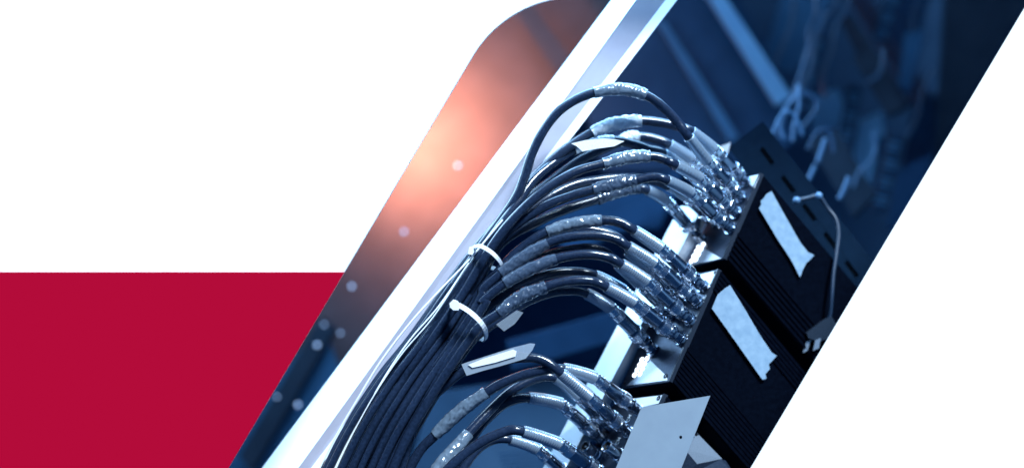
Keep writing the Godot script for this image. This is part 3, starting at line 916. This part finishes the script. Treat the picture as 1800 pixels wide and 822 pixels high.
func build_background() -> void:
	var back := Vector3(0, 0, -0.004)
	# closing wall of the cabinet
	var o := part("wall_back", slab(poly([Vector2(100, -500), Vector2(2000, -500), Vector2(2000, 1300), Vector2(100, 1300)], -0.9), Vector3(0, 0, -0.01)), M.navy, self)
	tag(o, "dark navy cabinet wall far behind the cables", "", "", "structure")

	# behind the gap on the left: dusty cabinet side, lit by a lamp added for an orange flare
	bg("dusty_sheet", [Vector2(420, -220), Vector2(1240, -220), Vector2(560, 900), Vector2(250, 900)], -0.28, back, M.dusty, "blurred dusty panel lit orange by the added lamp, behind the white post", "panel")
	bg("dark_band", [Vector2(905, 20), Vector2(930, 0), Vector2(1010, 110), Vector2(985, 140)], -0.255, Vector3(0.004, -0.004, -0.01), M.dusty, "blurred diagonal bar put in for a darker band near the rounded corner", "bar")  # stands for a darker diagonal band
	var lamp := thing("flare_lamp", at(704, 232, -0.335), "added warm lamp in place of an orange lens flare, behind the board edge", "lamp")  # made-up lamp that replaces the orange flare
	var sm := SphereMesh.new()
	sm.radius = 0.008; sm.height = 0.016
	var bulb := MeshInstance3D.new()
	bulb.mesh = sm; bulb.material_override = M.amber; bulb.name = "bulb"
	lamp.add_child(bulb)
	part("shade", cone_shade(lamp.position), M.edge, lamp)
	var om := SpotLight3D.new()  # added source of the orange flare glow
	om.name = "flare_light"
	om.light_color = Color(1.0, 0.60, 0.45)
	om.light_energy = 0.10
	om.light_size = 0.008
	om.spot_angle = 80.0
	om.spot_range = 3.0
	om.spot_attenuation = 2.0
	om.shadow_enabled = true
	lamp.add_child(om)
	om.look_at_from_position(lamp.position, at(765, 236, -0.42))
	# lower left strip
	bg("blue_case", [Vector2(340, 900), Vector2(420, 760), Vector2(500, 640), Vector2(575, 590), Vector2(600, 660), Vector2(500, 900)], -0.262, back, M.navy_mid, "blurred blue case low between the crimson panel and the white post", "case")
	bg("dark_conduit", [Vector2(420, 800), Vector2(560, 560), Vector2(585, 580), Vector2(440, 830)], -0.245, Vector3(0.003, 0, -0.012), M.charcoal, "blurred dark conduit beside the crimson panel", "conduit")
	bg("pale_clip", [Vector2(515, 625), Vector2(545, 598), Vector2(572, 606), Vector2(566, 622), Vector2(530, 642)], -0.25, Vector3(0, 0, -0.008), M.navy_mid, "blurred pale blue clip beside the slanted end of the crimson panel", "clip")
	var dots := [[805, 291, 6, "above the middle of the white post"], [710, 407, 6, "below the orange glow"], [618, 503, 6, "just above the crimson panel's corner"], [598, 585, 4, "dim, beside two brighter ones"], [557, 606, 6, "close to the pale clip"], [569, 570, 4, "dim, above the pale clip"], [523, 711, 6, "low beside the white post"], [486, 697, 5, "low beside the crimson panel"]]
	for d in dots:  # glints of out-of-focus screws, put in as glowing beads
		var sp := SphereMesh.new()
		sp.radius = 0.0016 if d[2] > 5 else 0.0011; sp.height = sp.radius * 2.0; sp.radial_segments = 12; sp.rings = 6
		var li := MeshInstance3D.new()
		li.mesh = sp; li.material_override = M.dot
		li.name = numbered("glint_bead")
		add_child(li)
		li.position = at(d[0], d[1], -0.35)
		tag(li, "small blurred screw glint made to glow, " + d[3], "light", "small blurred screw glints left of the post")
	# behind the cable arches
	bg("blue_case", [Vector2(690, 900), Vector2(760, 690), Vector2(1000, 655), Vector2(1060, 640), Vector2(980, 900)], [-0.16, -0.18, -0.18, -0.18, -0.16], back, M.case_blue, "blurred mid blue case face behind the lowest cables", "case")
	for k in 5:
		bg("vent_slot", [Vector2(876 + k * 2, 797 + k * 7), Vector2(960 + k * 2, 788 + k * 7), Vector2(960 + k * 2, 791 + k * 7), Vector2(876 + k * 2, 800 + k * 7)], -0.155, Vector3(0, 0, -0.001), M.navy, ["topmost", "second", "third", "fourth", "lowest"][k] + " dark vent slot in the blurred blue case below the cables", "vent slot", "vent slots of the blue case")
	bg("cross_bar", [Vector2(890, 600), Vector2(1090, 545), Vector2(1110, 590), Vector2(900, 650)], -0.17, Vector3(0, 0, -0.01), M.navy, "blurred blue crossbar behind the middle cables", "bar")
	bg("upper_bar", [Vector2(980, 420), Vector2(1190, 330), Vector2(1180, 365), Vector2(1000, 450)], -0.19, Vector3(0, 0, -0.01), M.navy, "blurred dark bar below the upper cables", "bar")
	bg("side_sheet", [Vector2(900, 400), Vector2(1010, 330), Vector2(1200, 300), Vector2(1160, 400)], -0.22, Vector3(0, 0, -0.006), M.navy, "blurred blue sheet between the upper and middle cables", "panel")
	# top: large cabinet door with frame
	bg("navy_sheet", [Vector2(1120, -80), Vector2(1260, -80), Vector2(1420, 230), Vector2(1330, 300), Vector2(1060, 300), Vector2(1010, 120)], -0.26, back, M.navy, "large blurred navy panel above the upper cables", "panel")
	bg("door_edge", [Vector2(1150, 30), Vector2(1172, 40), Vector2(1300, 240), Vector2(1284, 250)], -0.25, Vector3(0, 0, -0.006), M.navy_mid, "faint blurred blue edge across the large navy panel", "bar")
	bg("frame_bar", [Vector2(1236, -20), Vector2(1266, -20), Vector2(1392, 168), Vector2(1366, 184)], -0.24, Vector3(0, 0, -0.008), M.navy_pale, "blurred lighter blue bar slanting down at the top of the gap", "bar")
	bg("hung_panel", [Vector2(1385, -40), Vector2(1480, -40), Vector2(1400, 130), Vector2(1340, 110)], -0.30, back, M.navy_mid, "blurred blue panel right of the lighter slanting bar", "panel")
	# slotted plate behind the top module
	var slot := thing("slotted_plate", at(1400, 330, -0.11), "dark blue slotted metal plate behind the top module", "plate")
	var edges := [Vector2(1285, 250), Vector2(1352, 229), Vector2(1600, 560), Vector2(1545, 640), Vector2(1340, 330)]
	build_slotted(slot)
	bg("lit_plate_corner", [Vector2(1255, 262), Vector2(1285, 250), Vector2(1274, 292), Vector2(1250, 285)], -0.108, Vector3(0, 0, -0.003), M.bright_metal, "corner of a panel behind the upper plugs, its light put into the bright colour", "bracket")  # lit face of a panel, its brightness put into the colour
	# right: blurred racks
	var pieces := [
		[[1430, 170, 1470, 155, 1490, 190, 1480, 225, 1425, 232], -0.30, "navy_pale", "blurred blue six sided box face above the slotted plate", "box"],
		[[1512, 210, 1550, 195, 1555, 240, 1528, 330, 1490, 330], -0.28, "navy_pale", "blurred upright blue strip above the cord", "strip"],
		[[1545, 240, 1580, 235, 1560, 360, 1530, 360], -0.27, "navy", "blurred ridged navy block beside the upright blue strip", "block"],
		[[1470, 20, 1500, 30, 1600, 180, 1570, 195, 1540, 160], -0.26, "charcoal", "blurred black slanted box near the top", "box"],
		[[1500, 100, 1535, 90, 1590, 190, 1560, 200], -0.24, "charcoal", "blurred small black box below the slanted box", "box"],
		[[1560, -40, 1640, -40, 1600, 120, 1560, 60], -0.34, "navy", "blurred navy sheet at the top right", "panel"],
		[[1660, -20, 1900, -80, 1900, 60, 1640, 330], -0.30, "charcoal", "blurred nearly black cabinet at the right, widened to keep that side dark", "cabinet"],  # widened to cover the lit back wall and darken this side
		[[1590, 60, 1625, 50, 1600, 160, 1580, 150], -0.29, "navy_mid", "faint blurred blue strip before the black cabinet", "strip"],
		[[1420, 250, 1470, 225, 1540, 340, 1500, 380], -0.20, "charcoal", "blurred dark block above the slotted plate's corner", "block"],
		[[1580, 300, 1640, 270, 1600, 400, 1560, 400], -0.25, "navy", "blurred navy block at the slanted board edge", "block"],
	]
	for p in pieces:
		var q := []
		for i in range(0, p[0].size(), 2): q.append(Vector2(p[0][i], p[0][i + 1]))
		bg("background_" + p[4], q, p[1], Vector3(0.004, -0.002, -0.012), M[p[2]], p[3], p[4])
	var w := func(list: Array) -> Array:
		var out := []
		for i in range(0, list.size(), 2): out.append(Vector2(list[i], list[i + 1]))
		return out
	var g := "blurred wires behind the modules"
	wire("loose_wire", w.call([1452, 20, 1445, 42, 1428, 70, 1418, 90, 1410, 120, 1404, 150]), -0.22, 0.0016, M.wire_dark, "blurred blue wire dropping from the top beside the slanting bar", "wire", g)
	wire("loose_wire", w.call([1425, 72, 1418, 100, 1400, 150, 1385, 190, 1375, 215, 1370, 240]), -0.20, 0.0015, M.wire_dark, "blurred wire bending down to the tip of the slotted plate", "wire", g)
	wire("loose_wire", w.call([1405, 148, 1398, 170, 1378, 195, 1372, 222, 1380, 245]), -0.17, 0.0013, M.wire_blue, "pale blurred wire looping at the tip of the slotted plate", "wire", g)
	wire("loose_wire", w.call([1406, 150, 1404, 190, 1396, 222, 1394, 248]), -0.165, 0.0012, M.wire_blue, "pale blurred straight wire right of the looping wire", "wire", g)
	wire("loose_wire", w.call([1410, 160, 1432, 172, 1436, 190, 1420, 212, 1406, 232]), -0.18, 0.0014, M.wire_dark, "dim blurred wire curling right above the slotted plate", "wire", g)
	wire("loose_wire", w.call([1555, 85, 1552, 110, 1545, 130, 1525, 145]), -0.23, 0.0016, M.wire_dark, "dim blurred hooked wire before the black boxes", "wire", g)
	wire("metal_rod", w.call([1452, 243, 1446, 262, 1438, 285]), -0.16, 0.0018, M.wire_blue, "short pale rod standing above the slotted plate", "rod", g)
	wire("metal_rod", w.call([1493, 310, 1486, 330, 1476, 350]), -0.15, 0.0018, M.wire_blue, "short pale rod beside the cord's bend", "rod", g)
	wire("metal_rod", w.call([1434, 290, 1428, 303, 1421, 318]), -0.155, 0.0017, M.wire_blue, "small rod below the taller pale rod", "rod", g)
	terminal_strip(Vector2(1440, 60), Vector2(1408, 190), 14, 26.0, -0.36, "blurred terminal strip hanging beside the slanting bar")
	terminal_strip(Vector2(1578, 236), Vector2(1545, 372), 13, 28.0, -0.38, "blurred terminal strip beside the upright blue strip")
	terminal_strip(Vector2(1505, 150), Vector2(1478, 300), 14, 24.0, -0.40, "dim blurred terminal strip above the cord's bend")
	terminal_strip(Vector2(1575, -20), Vector2(1548, 70), 9, 26.0, -0.42, "dim blurred terminal strip at the top edge right of the black slanted box")
	wire("loose_wire", w.call([1475, -20, 1468, 10, 1452, 30, 1440, 60, 1432, 95, 1428, 130]), -0.24, 0.0014, M.wire_dark, "blurred wire falling along the hanging terminal strip", "wire", g)
	wire("loose_wire", w.call([1398, -10, 1392, 40, 1372, 90, 1352, 140, 1340, 190]), -0.27, 0.0016, M.wire_dark, "dim blurred wire crossing the blue panel at the top", "wire", g)
	wire("loose_wire", w.call([1500, 330, 1512, 300, 1530, 285, 1540, 260, 1535, 230]), -0.2, 0.0012, M.wire_blue, "thin blurred wire rising right of the cord", "wire", g)
	wire("loose_wire", w.call([1640, 120, 1622, 160, 1612, 210, 1590, 250, 1585, 300]), -0.26, 0.0014, M.wire_dark, "dim blurred wire before the black cabinet", "wire", g)
	wire("loose_wire", w.call([1430, -20, 1436, 20, 1422, 60, 1430, 100, 1416, 140, 1400, 175]), -0.23, 0.0020, M.wire_dark, "thick blurred wire winding down left of the hanging terminal strip", "wire", g)
	wire("loose_wire", w.call([1500, -30, 1490, 10, 1470, 50, 1462, 90, 1448, 130, 1450, 170]), -0.25, 0.0022, M.wire_dark, "thick blurred wire winding down right of the hanging terminal strip", "wire", g)
	wire("loose_wire", w.call([1358, 235, 1372, 205, 1388, 196, 1402, 210, 1412, 238]), -0.15, 0.0010, M.wire_blue, "fine blurred wire arched over the tip of the slotted plate", "wire", g)
	wire("loose_wire", w.call([1420, 262, 1432, 238, 1448, 226, 1462, 240, 1466, 268]), -0.17, 0.0011, M.wire_dark, "fine dim wire arched beside the tall pale rod", "wire", g)
	wire("loose_wire", w.call([1620, -20, 1604, 40, 1612, 90, 1594, 140, 1600, 190]), -0.3, 0.0022, M.wire_dark, "thick dim wire hanging before the faint blue strip", "wire", g)
	bg("cross_rail", [Vector2(1480, -30), Vector2(1510, -40), Vector2(1740, 330), Vector2(1715, 350)], -0.36, Vector3(0, 0, -0.01), M.navy, "long blurred navy rail slanting across the right background", "rail")
	bg("tall_sheet", [Vector2(1610, 180), Vector2(1680, 150), Vector2(1630, 330), Vector2(1575, 350)], -0.33, Vector3(0, 0, -0.006), M.navy, "blurred navy sheet low at the slanted board edge", "panel")
	# cord with a two-pin plug
	var cord := thing("power_cord", at(1460, 450, -0.11), "thin blue grey cord with a two pin plug hanging over the top module", "cord")
	var pts := []
	for p in w.call([1400, 352, 1420, 348, 1440, 345, 1456, 366, 1470, 385, 1475, 410, 1472, 440, 1466, 480, 1463, 520, 1460, 552, 1455, 566]): pts.append(at2(p, lerpf(-0.105, -0.088, clampf((p.y - 360.0) / 150.0, 0.0, 1.0))))
	part("flex", round_tube(spline(pts, 10)[0], 0.0012), M.cord, cord)
	for p in [Vector2(1401, 352), Vector2(1440, 344)]:
		var kn := SphereMesh.new()
		kn.radius = 0.0023; kn.height = 0.0046
		share("knot", kn, M.wire_blue, cord, Transform3D(Basis(), at2(p, -0.104)))
	part("plug_body", slab(poly(w.call([1448, 562, 1462, 556, 1472, 572, 1466, 592, 1440, 600, 1422, 594, 1418, 584]), -0.084), Vector3(0.002, 0, -0.010)), M.edge, cord)
	part("pin", slab(poly(w.call([1434, 598, 1444, 594, 1440, 612, 1430, 616]), -0.083), Vector3(0, 0, -0.0016)), M.brushed, cord)
	part("pin", slab(poly(w.call([1418, 601, 1426, 598, 1420, 616, 1412, 620]), -0.086), Vector3(0, 0, -0.0016)), M.brushed, cord)

# metal shade on the camera side of the added flare lamp, open towards the back
func cone_shade(o: Vector3) -> SurfaceTool:
	var prof := [[0.024, 0.004], [0.020, 0.009], [0.012, 0.0125], [0.004, 0.014]]
	var st := tool()
	for i in 3:
		for k in 24:
			var v := []
			for c in [[i, k], [i, k + 1], [i + 1, k + 1], [i + 1, k]]:
				var a: float = TAU * c[1] / 24.0
				v.append(o + Vector3(cos(a) * prof[c[0]][1], sin(a) * prof[c[0]][1], prof[c[0]][0]))
			quad(st, v[0], v[1], v[2], v[3], (v[0] + v[2]) * 0.5 - o)
	return st

# comb of short teeth: a terminal strip out of focus
func terminal_strip(p0: Vector2, p1: Vector2, count: int, width: float, z: float, label: String) -> void:
	var node := thing("terminal_strip", at2((p0 + p1) * 0.5, z), label, "terminal strip", "blurred terminal strips at the back")
	var d := (p1 - p0).normalized()
	var sd := Vector2(-d.y, d.x) * width
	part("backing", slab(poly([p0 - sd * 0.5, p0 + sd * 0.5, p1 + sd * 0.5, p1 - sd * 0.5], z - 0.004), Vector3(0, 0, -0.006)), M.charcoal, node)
	for k in count:
		var q := p0.lerp(p1, (k + 0.2) / count)
		var r := p0.lerp(p1, (k + 0.75) / count)
		part("terminal", slab(poly([q - sd * 0.42, q + sd * 0.42, r + sd * 0.42, r - sd * 0.42], z), Vector3(0, 0, -0.0038)), M.navy_mid if k % 3 else M.navy, node)

# plate cut by a row of slots, made of strips round each slot
func build_slotted(node: Node3D) -> void:
	var p0 := Vector2(1316, 240)      # start of the plate's long axis
	var ax := Vector2(0.60, 0.80)
	var sd := Vector2(0.80, -0.60)
	var z := -0.112
	var half := 40.0
	var length := 420.0
	var starts := [30.0, 92.0, 154.0, 216.0, 278.0, 340.0]
	var sl := 34.0
	var sw := 4.2
	var mid := 6.0
	var f := func(a: float, s: float) -> Vector3: return at2(p0 + ax * a + sd * s, z - a * 0.00005)
	var st := tool()
	var off := Vector3(0.0004, 0, -0.0018)
	prism(st, [f.call(-6, -half), f.call(-6, mid - sw), f.call(length, mid - sw), f.call(length, -half)], off)
	prism(st, [f.call(-6, mid + sw), f.call(-6, half - 4), f.call(length, half + 8), f.call(length, mid + sw)], off)
	var prev := -6.0
	for s in starts:
		prism(st, [f.call(prev, mid - sw), f.call(prev, mid + sw), f.call(s, mid + sw), f.call(s, mid - sw)], off)
		prev = s + sl
	prism(st, [f.call(prev, mid - sw), f.call(prev, mid + sw), f.call(length, mid + sw), f.call(length, mid - sw)], off)
	part("sheet", st, M.slot_blue, node)
	part("backing", slab([f.call(0, -half + 4) - Vector3(0, 0, 0.003), f.call(0, half - 8) - Vector3(0, 0, 0.003), f.call(length, half - 4) - Vector3(0, 0, 0.003), f.call(length, -half + 4) - Vector3(0, 0, 0.003)], Vector3(0, 0, -0.002)), M.hole, node)
